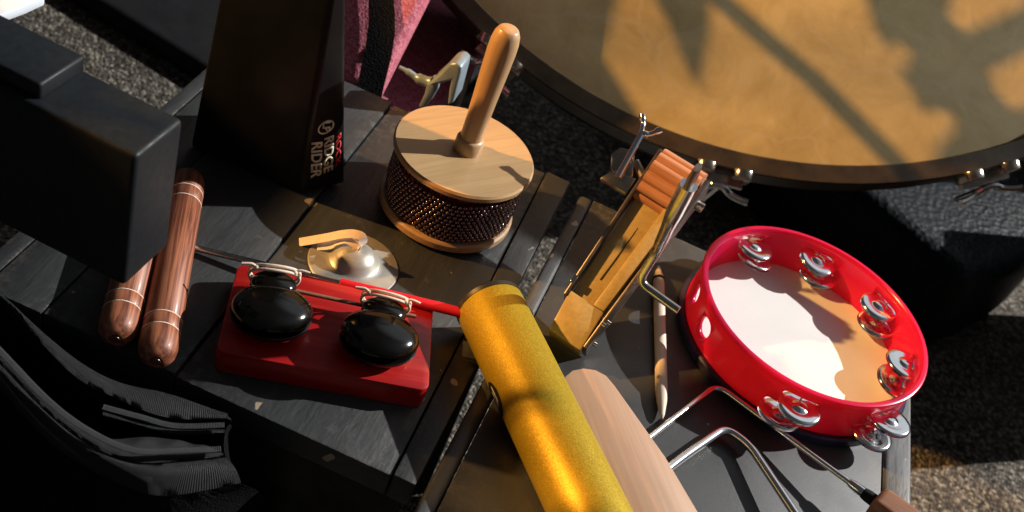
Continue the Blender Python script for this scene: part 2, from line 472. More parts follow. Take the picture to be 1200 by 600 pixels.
# ------------------------------------------------------------------ bass drum
DN = Vector((0, -0.6947, 0.7193)); DC = Vector((0.025, 1.069, 0.3425))
E1 = Vector((1, 0, 0)); E2 = Vector((0, -0.7193, -0.6947))
KD = 1.2
DR = empty('bass_drum', (0.03, 1.50, -0.40), 'large tilted concert drum with cream calfskin head and dark hoop behind the tables', 'drum')
DM = frame(DC, E1, DN)
b = MB(); b.lathe([(0.0, -0.004), (0.10, -0.004), (0.25, -0.004), (0.40, -0.0045), (0.4205, -0.006)], DM, 128); b.rescale(KD).build('drum_head', M['calf'], DR)
b = MB(); b.lathe([(0.4215, -0.012), (0.4215, 0.0), (0.4225, 0.0012), (0.4365, 0.0012), (0.4375, 0.0), (0.4375, -0.030), (0.4365, -0.032), (0.4225, -0.032), (0.4215, -0.030)], DM, 160, closed=True); b.rescale(KD).build('hoop', M['hoop'], DR)
b = MB(); b.lathe([(0.4205, -0.006), (0.4205, -0.02), (0.416, -0.034), (0.416, -0.125), (0.40, -0.13), (0.0, -0.13)], DM, 128); b.rescale(KD).build('shell', M['shell'], DR)
for sx in (-1, 1):
    b = MB(); b.tube([DC + E1 * 0.41 * sx + DN * -0.2, Vector((0.025 + 0.46 * sx, 1.30, -0.25))], 0.014)
    b.rescale(KD).build('stand_leg', M['dark_steel'], DR)

def lug(th):
    t = math.radians(th)
    rad = E1 * math.sin(t) + E2 * math.cos(t); tan = E1 * math.cos(t) - E2 * math.sin(t)
    base = DC + rad * 0.4375
    L = None
    c = MB()
    # claw plate hooked over the hoop, with two round-topped prongs
    for s in (-1, 1):
        p = base + tan * 0.0155 * s
        Mx = frame(p + rad * 0.003, tan, DN)
        prof = []
        c2 = [(-0.0080, -0.016), (0.0080, -0.016), (0.0080, 0.0030), (0.0066, 0.0062), (0.0034, 0.0080), (-0.0034, 0.0080), (-0.0066, 0.0062), (-0.0080, 0.0030)]
        bot = [Mx @ Vector((x, -0.0035, z)) for x, z in c2]; top = [Mx @ Vector((x, 0.0045, z)) for x, z in c2]
        q = MB(); q.prism(bot, top); q.bevel(0.0012, 2)
        me = bpy.data.meshes.new('tmp'); q.bm.to_mesh(me); c.bm.from_mesh(me); bpy.data.meshes.remove(me); q.bm.free()
    Mx = frame(base + rad * 0.006 + DN * -0.016, tan, DN)
    c.box((0, 0, 0), (0.040, 0.009, 0.008), Mx)
    o = c.rescale(KD).build('claw', M['nickel'], DR)
    w = MB()
    p0 = base + rad * 0.014 + DN * -0.012
    pts = [p0 + tan * a + DN * b_ + rad * c_ for a, b_, c_ in ((-0.027, 0.002, 0.007), (-0.020, 0.000, 0.006), (-0.011, -0.001, 0.003), (-0.004, 0.004, 0.0), (0.004, 0.004, 0.0), (0.011, -0.001, 0.003), (0.020, 0.000, 0.006), (0.027, 0.002, 0.007))]
    w.tube(smooth_path(pts, 4), 0.0032, 12, flat=(1.0, 0.75))
    w.tube([p0 + DN * 0.004, p0 + DN * -0.06], 0.0026, 10)
    w.rescale(KD).build('tension_handle', M['chrome'], DR)
for th in (-17.3, 10.0, 38.8): lug(th)

# ------------------------------------------------------------------ things behind the tables
b0 = P(75, 0, -0.4); b1 = P(222, 92, -0.4)
dx = (b1 - b0).normalized(); dyv = Vector((-dx.y, dx.x, 0))
b = MB(); q = [b0 - dx * 0.3, b1 + dx * 0.28, b1 + dx * 0.28 + dyv * 0.9, b0 - dx * 0.3 + dyv * 0.9]
b.extrude(q, (0, 0, 0.035)); b.bevel(0.010, 3)
tag(b.build('equipment_case', M['black_matte'], loc=b1), 'large flat black case lying on the carpet behind the cowbell', 'case')

CH = empty('chair', (-0.27, 0.88, -0.40), 'chair with pink upholstered backrest between the cowbell and the drum', 'chair')
cn = Vector((0.0, -0.55, 0.84)).normalized(); c0_ = Vector((-0.2, 0.760, 0.0))
def chp(x, y, d=0.0): return RP(x, y, c0_, cn) + cn * d
r0_ = chp(452, 90); r1_ = chp(497, 0); rd_ = (r1_ - r0_).normalized()
lo_ = r0_ - rd_ * 0.02; hi_ = r0_ + rd_ * 0.32
poly = [lo_, hi_, hi_ + Vector((-0.13, 0, 0)), lo_ + Vector((-0.13, 0, 0))]
b = MB(); b.extrude(poly, -cn * 0.030); b.bevel(0.008, 4); b.build('backrest', M['pink'], CH)
b = MB(); b.box((-0.275, 0.965, -0.13), (0.22, 0.28, 0.05)); b.bevel(0.012, 3); b.build('seat', M['pink'], CH)
for x_, y_ in ((-0.37, 0.85), (-0.18, 0.85), (-0.37, 1.08), (-0.18, 1.08)):
    b = MB(); b.tube([(x_, y_, -0.14), (x_, y_, -0.40)], 0.009); b.build('leg', M['dark_steel'], CH)
for f_ in (0.15, 0.85):
    a_ = lo_ + Vector((-0.13 * f_, 0.03, 0)); b = MB(); b.tube([a_ + Vector((0, 0, 0.02)), a_ + Vector((0, 0.03, -0.06)), Vector((a_.x, 0.86, -0.125))], 0.008); b.build('back_post', M['dark_steel'], CH)
L_ = [(431, -14), (431.5, 0), (432.5, 16), (432, 33), (428, 62), (420, 98), (415, 120)]
R_ = [(460, -14), (461, 0), (463, 20), (463, 43), (459, 70), (449, 110), (445, 130)]
rowsT = [[chp(*l, 0.006).lerp(chp(*r, 0.006), t) for t in (0, .5, 1)] for l, r in zip(L_, R_)]
b = MB(); Rr = b.grid(rowsT)
bmesh.ops.solidify(b.bm, geom=b.bm.faces[:], thickness=0.003)
tag(b.build('webbing_strap', M['webbing'], loc=chp(445, 60, 0.006)), 'wide black webbing strap hanging across the pink chair back', 'strap')

b = MB()
e_ = [P(1062, 420, -0.40), P(1215, 318, -0.40)]
d_ = (e_[1] - e_[0]).normalized(); p_ = Vector((-d_.y, d_.x, 0))
if p_.y < 0: p_ = -p_
rim = [e_[0] + d_ * t * 0.36 - p_ * 0.020 * math.sin(PI * t) for t in [i / 8 for i in range(9)]] + [e_[0] + d_ * 0.36 + p_ * 0.6, e_[0] + p_ * 0.6]
b.extrude(rim, (0, 0, 0.16)); b.bevel(0.03, 5, 40)
tag(b.build('padded_case', M['pebble'], loc=e_[0] + d_ * 0.18 + p_ * 0.2), 'black pebbled case on the carpet under the right side of the drum', 'case')

# blue grey clamp at the far edge of the left table
CL = empty('table_clamp', P(515, 118, 0), 'blue grey painted clamp just behind the wooden cabasa disc', 'clamp')
pn = Vector((0, -1, 0.0)); pc = P(515, 124, 0.0)
def cp(x, y, off=0): return RP(x, y, pc + Vector((0, off, 0)), pn)
b = MB()
outer = [(503, 99), (517, 86), (527, 75), (535, 74), (541, 79), (540, 86), (531, 121), (524, 124), (526, 106), (528, 95), (518, 98), (506, 101)]
b.extrude([cp(x, y, -0.012) for x, y in outer], (0, 0.024, 0)); b.bevel(0.002, 3)
b.build('jaw', M['clamp_paint'], CL)
b = MB(); b.extrude([cp(x, y, -0.009) for x, y in [(500, 98), (509, 99), (507, 112), (499, 126), (490, 126), (497, 111)]], (0, 0.018, 0)); b.bevel(0.0015, 2); b.build('leg', M['clamp_paint'], CL)
b = MB(); b.tube(smooth_path([cp(468, 79), cp(478, 84), cp(490, 92), cp(505, 97)], 4), [0.0018] * 4 + [0.0028] * 4 + [0.0045] * 4 + [0.0055], 12); b.build('lever', M['clamp_paint'], CL)

# ------------------------------------------------------------------ cowbell
CBm = MB()
A0 = P(222, 172, 0); B0 = P(350, 228, 0); C0 = P(405, 215, 0); D0 = Vector((-0.240, 0.630, 0))
zt = 0.20
B1 = B0 + (Vector((-0.180, 0.540, 0.17)) - B0) * (zt / 0.17)
C1 = C0 + (P(406, 0, 0.17) - C0) * (zt / 0.17)
A1 = Vector((-0.247, 0.541, zt)); D1 = Vector((-0.235, 0.575, zt))
CB = empty('cowbell', (A0 + B0 + C0 + D0) / 4, 'black cowbell with cream and red lettering standing mouth down left of the cabasa', 'cowbell')
CBm.prism([A0, B0, C0, D0], [A1, B1, C1, D1]); CBm.bevel(0.003, 3)
CBm.build('bell', M['cowbell_black'], CB)
# lettering on the narrow side
u = (C0 - B0).normalized()
up = ((B1 + C1) / 2 - (B0 + C0) / 2).normalized()
nrm = up.cross(u); nrm.normalize()
if nrm.dot(CAM - B0) < 0: nrm = -nrm
def face_pt(x, y):
    return RP(x, y, (B0 + C0) / 2 + nrm * 0.0004, nrm)
def text_on(body, name, mat, parent, p_start, p_end, p_up):
    """text from p_start to p_end (baseline), cap height reaching p_up"""
    cu = bpy.data.curves.new('txt', 'FONT'); cu.body = body; cu.size = 1.0; cu.offset = 0.028; cu.extrude = 0.0
    ob = bpy.data.objects.new('txt', cu); COL.objects.link(ob)
    dg = bpy.context.evaluated_depsgraph_get(); dg.update()
    me = bpy.data.meshes.new_from_object(ob.evaluated_get(dg))
    bpy.data.objects.remove(ob)
    xs = [v.co.x for v in me.vertices]; ys = [v.co.y for v in me.vertices]
    x0, x1, y0, y1 = min(xs), max(xs), min(ys), max(ys)
    ex = p_end - p_start; ey = p_up - p_start
    lo = wloc(parent); nn = ex.cross(ey).normalized()
    bm = bmesh.new(); bm.from_mesh(me)
    for v in bm.verts:
        v.co = p_start + ex * ((v.co.x - x0) / (x1 - x0)) + ey * ((v.co.y - y0) / (y1 - y0)) - lo
    r = bmesh.ops.extrude_face_region(bm, geom=bm.faces[:])
    for v in r['geom']:
        if isinstance(v, bmesh.types.BMVert): v.co += nn * 0.0003
    bmesh.ops.recalc_face_normals(bm, faces=bm.faces)
    bm.to_mesh(me); bm.free(); me.materials.clear(); me.materials.append(mat); me.name = name
    o = bpy.data.objects.new(name, me); COL.objects.link(o); o.parent = parent
    return o
text_on('RIDER', 'lettering', M['cream_label'], CB, face_pt(365, 167), face_pt(364, 209), face_pt(378, 166))
text_on('RIDGE', 'lettering', M['cream_label'], CB, face_pt(380, 162), face_pt(379, 203), face_pt(391.5, 158))
text_on('ROCK', 'lettering', M['red_label'], CB, face_pt(393.5, 160), face_pt(393, 196), face_pt(400, 155))
lg = MB()
cc = face_pt(382, 149); rr_ = 0.0062
ring = []
vv = up
Mf = frame(cc, u, nrm)
lg.lathe([(rr_, -0.0002), (rr_, 0.0003), (rr_ * 0.84, 0.0003), (rr_ * 0.84, -0.0002)], Mf, 40, closed=True)
lg.build('emblem_ring', M['cream_label'], CB)
text_on('LP', 'emblem_letters', M['cream_label'], CB, face_pt(378, 143), face_pt(378, 155), face_pt(387, 142))

# ------------------------------------------------------------------ cabasa
cx, cy = -0.0855, 0.6175
CA = empty('cabasa', (cx, cy, 0), 'cabasa with pale round wooden top, upright handle and dark steel bead chains', 'cabasa')
T = Matrix.Translation((cx, cy, 0))
b = MB(); b.lathe([(0.0, 0.0), (0.049, 0.0), (0.0505, 0.0015), (0.0505, 0.006), (0.049, 0.0075), (0.0, 0.0075)], T, 96); b.build('base_disc', M['cabasa_base'], CA)
b = MB()
prof = []
nr = 200
rows = []
for zz in [0.0076, 0.012, 0.020, 0.032, 0.044, 0.0494]:
    rows.append([T @ Vector(((0.0425 + (0.0011 if k % 2 else 0)) * math.cos(2 * PI * k / nr), (0.0425 + (0.0011 if k % 2 else 0)) * math.sin(2 * PI * k / nr), zz)) for k in range(nr)])
b.grid(rows, close_v=True); b.build('ridged_core', M['core'], CA)
TB = Matrix.Translation((cx, cy - 0.002, 0)) 
b = MB(); b.lathe([(0.0, 0.0495), (0.0495, 0.0495), (0.0515, 0.0508), (0.0517, 0.0540), (0.0505, 0.0556), (0.0, 0.0558)], T, 96)
b.build('top_disc', M['maple'], CA)
b = MB()
hh = [(0.0, 0.0559), (0.0100, 0.0559), (0.0103, 0.060), (0.0100, 0.0655), (0.0090, 0.067), (0.0080, 0.0675), (0.0080, 0.075), (0.0086, 0.100), (0.0095, 0.125), (0.0099, 0.140), (0.0097, 0.148), (0.0088, 0.1535), (0.0070, 0.1572), (0.0060, 0.1580), (0.0, 0.1584)]
b.lathe(hh, Matrix.Translation((cx + 0.001, cy + 0.0005, 0)), 40); hd = b.build('handle', M['maple_handle'], CA)
# bead chains: rows of small balls round the core, in one mesh
b = MB()
bmb = bmesh.new(); bmesh.ops.create_icosphere(bmb, subdivisions=1, radius=0.0019)
sv = [v.co.copy() for v in bmb.verts]; sf = [[v.index for v in f.verts] for f in bmb.faces]; bmb.free()
nrow = 11; nb = 76
for i in range(nrow):
    z = 0.0096 + i * 0.0031
    bulge = 0.0462 + 0.0014 * math.sin(PI * i / (nrow - 1))
    for k in range(nb):
        a = 2 * PI * (k + 0.42 * i) / nb + random.uniform(-0.004, 0.004)
        c = Vector((cx + (bulge + random.uniform(-.0003, .0003)) * math.cos(a), cy + bulge * math.sin(a), z + 0.0009 * math.sin(6 * a) + random.uniform(-.0002, .0002)))
        vs = [b.v(c + q) for q in sv]
        for f in sf: b.f([vs[j] for j in f])
b.build('bead_chains', M['beads'], CA, sharp=80)

# ------------------------------------------------------------------ zill
zc = P(416, 303, 0.003)
ZI = empty('finger_cymbal', (zc.x, zc.y, -0.0022), 'dull brass finger cymbal with a pale leather strap beside the cabasa', 'cymbal')
k = NT('dull_bronze')
f_ = k.noise(60, 5)
k.bs(Base_Color=k.ramp(f_, [(0.3, (0.36, 0.34, 0.29)), (0.7, (0.50, 0.48, 0.42))]), Metallic=0.5, Roughness=0.42); k.bump(k.math('SINE', k.math('MULTIPLY', k.n('VectorMath', operation='LENGTH', Vector=k.co).outputs['Value'], 5200.0)), 0.10, 0.0003)
b = MB()
b.lathe([(0.0, 0.0135), (0.006, 0.0132), (0.0105, 0.0115), (0.0140, 0.0080), (0.0162, 0.0042), (0.0180, 0.0028), (0.021, 0.0026), (0.0305, 0.0008), (0.0312, 0.0), (0.0305, -0.0002), (0.018, 0.0012), (0.0, 0.009)], Matrix.Translation((zc.x, zc.y, -0.0018)), 72)
b.build('cymbal_bowl', k.m, ZI)
dome = Vector((zc.x - 0.0005, zc.y + 0.0, 0.0115))
def strap(pts, w, t, name, mat, parent, side):
    pts = smooth_path(pts, 6)
    m_ = MB(); rows = []
    for i, p in enumerate(pts):
        tn = (pts[min(i + 1, len(pts) - 1)] - pts[max(i - 1, 0)]).normalized()
        s = Vector(side); s = (s - tn * s.dot(tn)).normalized(); n_ = tn.cross(s)
        rows.append([p + s * w / 2 + n_ * t / 2, p - s * w / 2 + n_ * t / 2, p - s * w / 2 - n_ * t / 2, p + s * w / 2 - n_ * t / 2])
    R = m_.grid(rows, close_v=True); m_.f(R[0][::-1]); m_.f(R[-1])
    return m_.build(name, mat, parent, sharp=50)
pl_ = dome; vn_ = Vector((0, -1, 0.25)).normalized()
def zp(x, y, d=0): return RP(x, y, pl_ + Vector((0, d, 0)), vn_)
strap([zp(420, 291), zp(425, 285), zp(424, 277.5), zp(414, 274), zp(400, 275), zp(380, 279), zp(351, 284)], 0.0058, 0.0011, 'strap', M['leather'], ZI, (0.25, 0.6, 0.75))
strap([zp(419, 291), zp(414, 285), zp(406, 281), zp(397, 283), zp(388, 287.5), zp(372, 289)], 0.0052, 0.0010, 'strap', M['leather'], ZI, (0.25, 0.6, 0.75))

# ------------------------------------------------------------------ claves
def clave(p_end, p_top, label, top_r=0.0108):
    a = P(*p_end, 0.0112); d = (P(*p_top, 0.0112) - a); L = d.length
    root = empty('clave', a, label, 'clave', 'rosewood claves')
    Mx = frame(Vector((0, 0, 0)), (0, 0, 1), d)
    r = 0.0112
    prof = [(0.0, 0.0008), (0.0035, 0.0008), (0.0040, 0.0), (0.0062, 0.0006), (0.0085, 0.0024), (0.0102, 0.0056), (0.0111, 0.0102), (r, 0.0150)]
    for gz in (0.0205, 0.0300, L - 0.030, L - 0.020):
        prof += [(r, gz - 0.0006), (r - 0.0005, gz), (r, gz + 0.0006)]
    prof += [(r, L - 0.012), (0.0108, L - 0.006), (0.0095, L - 0.002), (0.007, L), (0.0, L)]
    q = MB(); q.lathe(prof, None, 40); q.build('rod', M['rosewood'], root, matrix=Mx, sharp=60)
    for gz in (0.0205, 0.0300, L - 0.030, L - 0.020):
        q = MB(); q.lathe([(r - 0.0006, gz - 0.0003), (r + 0.00008, gz - 0.0003), (r + 0.00008, gz + 0.0003), (r - 0.0006, gz + 0.0003)], None, 40, closed=True); q.build('groove_line', M['leather'], root, matrix=Mx)
    q = MB(); q.lathe([(0.0, -0.0004), (0.0028, -0.0004), (0.0032, 0.0010), (0.0, 0.0012)], None, 20); q.build('end_plug', M['rosewood_dark'], root, matrix=Mx)
    return root
clave((182.5, 424), (221.5, 207), 'red-brown rosewood clave nearer the red block, its top end showing beyond the black box')
clave((135, 398), (188, 195), 'red-brown rosewood clave with upper half hidden under the black box')

# ------------------------------------------------------------------ black box held over the table
BX = empty('jam_block', (-0.30, 0.389, 0.06), 'long matte black box held above the claves at upper left', 'block')
Mr = Matrix.Translation((-0.199, 0.389, 0)) @ Matrix.Rotation(math.radians(-3.0), 4, 'Z')
b = MB(); b.box((-0.165, 0.0, 0.1055), (0.330, 0.0405, 0.0910), Mr); b.bevel(0.0030, 4); b.build('body', M['black_plastic'], BX)
b = MB(); b.box((-0.160, 0.002, 0.1555), (0.205, 0.0345, 0.010), Mr); b.bevel(0.002, 3); b.build('raised_top', M['black_plastic'], BX)
b = MB(); b.tube([(-0.42, 0.40, 0.08), (-0.42, 0.40, -0.39)], 0.008); b.build('stand_post', M['black_matte'], BX)
b = MB()
pz = 0.14
q = [P(-30, 28, pz), P(-30, -12, pz), P(52, -12, pz), P(52, -4, pz), P(30, 6, pz)]
b.extrude(q, (0, 0, -0.006)); b.bevel(0.001, 2)
tag(b.build('pale_board', M['pale_board'], loc=P(10, 0, pz)), 'pale bluish white board edge in the top left corner', 'board')
b = MB(); b.tube([P(0, 5, pz) + Vector((-0.02, 0.0, -0.004)), Vector((P(0, 5, pz).x - 0.02, P(0, 5, pz).y, -0.40))], 0.006); b.build('board_stand', M['black_matte'], bpy.data.objects['pale_board'])

# ------------------------------------------------------------------ castanet machine
zt_ = 0.016
c00 = P(251, 410, zt_); c10 = P(502, 459, zt_); c11 = P(509, 355, zt_); c01 = P(281, 309, zt_)
bx = ((c10 - c00) + (c11 - c01)).normalized(); by = Vector((-bx.y, bx.x, 0))
ctr = (c00 + c10 + c11 + c01) / 4
lenx = ((c10 - c00).length + (c11 - c01).length) / 2; leny = ((c01 - c00).length + (c11 - c10).length) / 2
CM = empty('castanet_machine', (ctr.x, ctr.y, -0.0022), 'red wooden block carrying two glossy black castanets tied with cream cord', 'castanets')
Mb = frame(Vector((ctr.x, ctr.y, 0)), bx, (0, 0, 1))
b = MB(); b.box((0, 0, 0.0069), (lenx, leny, 0.0182), Mb)
bv = [e for e in b.bm.edges if abs((e.verts[0].co - e.verts[1].co).z) > 0.01]
bmesh.ops.bevel(b.bm, geom=bv, offset=0.006, segments=5, affect='EDGES', profile=0.5); b.bevel(0.0012, 2, 50)
b.build('block', M['red_wood'], CM)
def shell_mesh():
    m_ = MB(); rows = []
    n = 64; ax, ay, hz_ = 0.0240, 0.0194, 0.0098
    for i in range(15):
        t = i / 14
        rho = math.sin(t * PI / 2) ** 0.86; zz = math.cos(t * PI / 2)
        rows.append([Vector((ax * rho * math.cos(a), ay * rho * math.sin(a), hz_ * zz + 0.0006)) for a in [2 * PI * k_ / n for k_ in range(n)]])
    for q_, z_ in ((0.97, 0.0002), (0.72, 0.0006), (0.0005, 0.004)):
        rows.append([Vector((ax * q_ * math.cos(a), ay * q_ * math.sin(a), z_)) for a in [2 * PI * k_ / n for k_ in range(n)]])
    m_.grid(rows, close_v=True)
    # ear with a slight waist towards +Y
    rows = []
    for i in range(9):
        t = i / 8 * PI / 2
        rows.append([Vector((0.0140 * math.sin(t) * math.cos(a), 0.0225 + 0.0108 * math.sin(t) * math.sin(a), 0.0060 * math.cos(t) + 0.0006)) for a in [2 * PI * k_ / 32 for k_ in range(32)]])
    rows.append([Vector((0.00001 * math.cos(a), 0.0225 + 0.00001 * math.sin(a), 0.0004)) for a in [2 * PI * k_ / 32 for k_ in range(32)]])
    m_.grid(rows, close_v=True)
    bmesh.ops.remove_doubles(m_.bm, verts=m_.bm.verts, dist=2e-5)
    return m_
M['ebony'] = simple('polished_ebony', (0.004, 0.0035, 0.003), 0.13, 0, 0.3, 90, 0.03, 0.0003)
def castanet(px, py, yaw):
    p = P(px, py, zt_ + 0.0112)
    yv = by.copy(); yv.rotate(Matrix.Rotation(yaw, 3, 'Z'))
    xv = Vector((yv.y, -yv.x, 0))
    c = bpy.data.objects.new('castanet', None); COL.objects.link(c); c.parent = CM
    c.location = p - Vector(CM.location); c.empty_display_size = 0.01
    base = Matrix(((xv.x, yv.x, 0, 0), (xv.y, yv.y, 0, 0), (0, 0, 1, 0), (0, 0, 0, 1)))
    upm = base @ Matrix.Translation((0, 0, 0.0008)) @ Matrix.Translation((0, 0.026, 0)) @ Matrix.Rotation(math.radians(-4), 4, 'X') @ Matrix.Translation((0, -0.026, 0))
    lom = base @ Matrix.Translation((0, 0.0, -0.0008)) @ Matrix.Rotation(PI, 4, 'Y')
    shell_mesh().build('upper_shell', M['ebony'], c, matrix=upm, sharp=60)
    shell_mesh().build('lower_shell', M['ebony'], c, matrix=lom, sharp=60)
    # cords round the ears
    m_ = MB()
    for off, ry in ((0.0, 0.0), (0.0026, 0.0012)):
        pts = []
        for k_ in range(40):
            a = 2 * PI * k_ / 40
            pts.append(base @ Vector((0.0152 * math.cos(a), 0.0262 + off + 0.0016 * math.cos(2 * a) , 0.0028 + ry + 0.0088 * math.sin(a))))
        m_.tube(pts, 0.0010, 8, closed=True)
    for s, a in ((-1, 0.5), (1, 0.2)):
        k0 = base @ Vector((0.0115 * s, 0.0272, 0.0092))
        m_.tube(smooth_path([k0, k0 + base.to_3x3() @ Vector((0.003 * s, 0.001, 0.0015)), k0 + base.to_3x3() @ Vector((0.009 * s, 0.0015 * a, 0.0010))], 4), 0.0009, 8)
        rows = Matrix.Translation(k0)
        m_.lathe([(0.0, -0.0018), (0.0013, -0.0012), (0.0018, 0), (0.0013, 0.0012), (0.0, 0.0018)], rows, 12)
    m_.build('cord', M['cream_cord'], c, matrix=Matrix.Identity(4), sharp=80)
    m_ = MB()
    m_.tube([base @ Vector((0, 0.020, -0.004)), base @ Vector((0, 0.020, -0.0109))], 0.005, 16); m_.build('post', M['ebony'], c, matrix=Matrix.Identity(4))
    return p, xv, yv
pc1, x1_, y1_ = castanet(318, 367, 0.10)
pc2, x2_, y2_ = castanet(444, 397, -0.05)
b = MB()
ra = P(300, 331, zt_ + 0.008); rb = P(487, 371, zt_ + 0.008)
b.tube([ra, rb], 0.0013, 10); b.build('hinge_rod', M['walnut'], CM)

# ------------------------------------------------------------------ triangle beater
ba = P(226, 290, 0.0033); bb_ = P(541, 366.5, 0.0212)
tj = 0.545
jj = ba + (bb_ - ba) * tj
BT = empty('triangle_beater', ba, 'thin steel beater with bright red grip lying behind the red castanet block', 'beater')
b = MB(); b.tube([ba, ba + (bb_ - ba) * 0.002, jj], [0.0014, 0.0021, 0.0021], 16); b.build('shaft', M['steel'], BT)
b = MB(); b.tube([jj, jj + (bb_ - ba) * 0.004, bb_ - (bb_ - ba) * 0.004, bb_], [0.0028, 0.0035, 0.0035, 0.0028], 20); b.build('grip', M['red_grip'], BT)

# ------------------------------------------------------------------ gold shaker tube
ta = Vector((-0.0245, 0.5165, 0.0231)); tb_ = Vector((0.0765, 0.3965, 0.0231))
td = (tb_ - ta).normalized(); ta = ta + td * 0.002
TU = empty('shaker_tube', (ta + td * 0.12) - Vector((0, 0, 0.0226)), 'thick sparkling gold shaker tube lying across the gap between the tables', 'shaker')
Mt = frame(ta, (0, 0, 1), td)
b = MB(); b.lathe([(0.0215, 0.0012), (0.0222, 0.0010), (0.0225, 0.0016), (0.0225, 0.2384), (0.0215, 0.2388)], Mt, 96); b.build('tube', M['gold'], TU)
for s, e in ((0.0, 1), (0.240, -1)):
    b = MB(); b.lathe([(0.0, 0.0020 * e + s), (0.018, 0.0020 * e + s), (0.0195, s - 0.0006 * e), (0.0217, s - 0.0010 * e), (0.0229, s + 0.0004 * e), (0.0229, s + 0.0034 * e), (0.0215, s + 0.0036 * e), (0.0, s + 0.0026 * e)], Mt, 72); b.build('end_cap', M['cap_black'], TU)
# dark oval badge printed on the side facing the camera's left
def tube_pt(ang, d, r=0.0229): return Mt @ Vector((r * math.cos(ang), r * math.sin(ang), d))
def decal(ca, cd, ra_, rd, name, mat, r=0.0228, n=28, rings=5):
    m_ = MB(); rows = []
    for i in range(rings + 1):
        s = i / rings
        rows.append([tube_pt(ca + ra_ * max(s, 1e-4) * math.cos(2 * PI * k_ / n), cd + rd * max(s, 1e-4) * math.sin(2 * PI * k_ / n), r) for k_ in range(n)])
    m_.grid(rows, close_v=True); bmesh.ops.remove_doubles(m_.bm, verts=m_.bm.verts, dist=1e-6)
    return m_.build(name, mat, TU)
sgn = 1 if (Mt.to_3x3() @ Vector((0, 1, 0))).dot(Vector((-0.76, -0.65, 0))) > 0 else -1
decal(sgn * math.radians(103), 0.072, 0.30, 0.0125, 'badge', M['black_matte'])
for i_ in range(3):
    decal(sgn * math.radians(97 + 5 * i_), 0.072 + (i_ - 1) * 0.002, 0.035, 0.0065 - 0.001 * i_, 'badge_print', M['white_ink'], 0.02292, 14, 2)

# ------------------------------------------------------------------ paddle
zb = 0.0115; zt2 = 0.0185
out = [(741, 600), (668, 466), (661, 452), (662, 441), (671, 433.5), (684, 431), (698, 433), (711, 440), (721, 452), (780, 535), (822, 606), (866, 690), (790, 690)]
top = [P(x, y, zt2) for x, y in out]
PA = MB(); PA.prism([p - Vector((0, 0, zt2 - zb)) for p in top], top); PA.bevel(0.0011, 2, 40)
tag(PA.build('paddle', M['beech'], loc=P(740, 540, zb)), 'flat pinkish wooden paddle with rounded end beside the gold tube', 'paddle')

# ------------------------------------------------------------------ bent rods
z0 = 0.0045
RD = empty('bent_rod', P(840, 453, 0), 'thin chrome rod bent at a corner with brown wooden handle, touching the tambourine', 'rod')
pts = fillet([P(735, 532.5, 0.0060), P(840, 451, 0.0060), P(1012, 577.5, 0.0185)], 0.010, 8)
b = MB(); b.tube(pts, 0.0020, 16); b.build('shaft', M['chrome_rod'], RD)
pe = P(1012, 577.5, 0.0185); pd = (P(1012, 577.5, 0.0185) - P(960, 539, 0.0147)).normalized()
Mh = frame(pe - pd * 0.007, (0, 0, 1), pd)
b = MB(); b.lathe([(0.0, -0.004), (0.0023, -0.004), (0.0030, -0.002), (0.0034, 0.003), (0.0034, 0.006), (0.0026, 0.009), (0.0, 0.009)], Mh, 24); b.build('ferrule', M['chrome'], RD)
b = MB(); b.lathe([(0.0, 0.0065), (0.0036, 0.0065), (0.0042, 0.010), (0.0044, 0.022), (0.0, 0.022)], Mh, 20); b.build('collar', M['black_matte'], RD)
hd_ = Vector((pd.x, pd.y, 0)).normalized()
hs = P(1030, 578, 0.0185)
Mw = frame(P(1019, 584, 0.019), Vector((-hd_.y, hd_.x, 0)), pd)
b = MB(); b.box((0, 0, 0.062), (0.0215, 0.019, 0.118), Mw); b.bevel(0.0045, 4); b.build('handle', M['walnut'], RD)

TR = empty('triangle', P(850, 508, 0), 'thick chrome triangle corner poking out below the paddle, nearer than the thinner rod', 'triangle')
pts = fillet([P(740, 583, 0.0042), P(800, 535.5, 0.0055), P(850, 501, 0.0070), P(878, 521, 0.0085), P(945, 622, 0.0135), P(1000, 705, 0.0175)], 0.013, 8)
b = MB(); b.tube(pts, 0.0029, 20); b.build('bar', M['chrome_rod'], TR)

# ------------------------------------------------------------------ dowel
ST = empty('wooden_stick', P(774, 410, 0), 'short pale wooden stick with pointed ends between the ratchet and tambourine', 'stick')
sa = P(771.5, 312, 0.0043); sb = P(776, 491, 0.0043); L = (sb - sa).length
Ms = frame(Vector(sa - wloc(ST)), (0, 0, 1), sb - sa)
b = MB(); b.lathe([(0.0, 0.0), (0.0010, 0.0005), (0.0024, 0.006), (0.0040, 0.014), (0.0042, 0.018), (0.0042, L - 0.026), (0.0036, L - 0.016), (0.0018, L - 0.004), (0.0007, L - 0.0004), (0.0, L)], None, 24); b.build('rod', M['dowel'], ST, matrix=Ms, sharp=60)
b = MB(); b.lathe([(0.0042, 0.0142), (0.0046, 0.0146), (0.0046, 0.0166), (0.0042, 0.0170)], None, 24, closed=True); b.build('ring', M['black_matte'], ST, matrix=Ms)

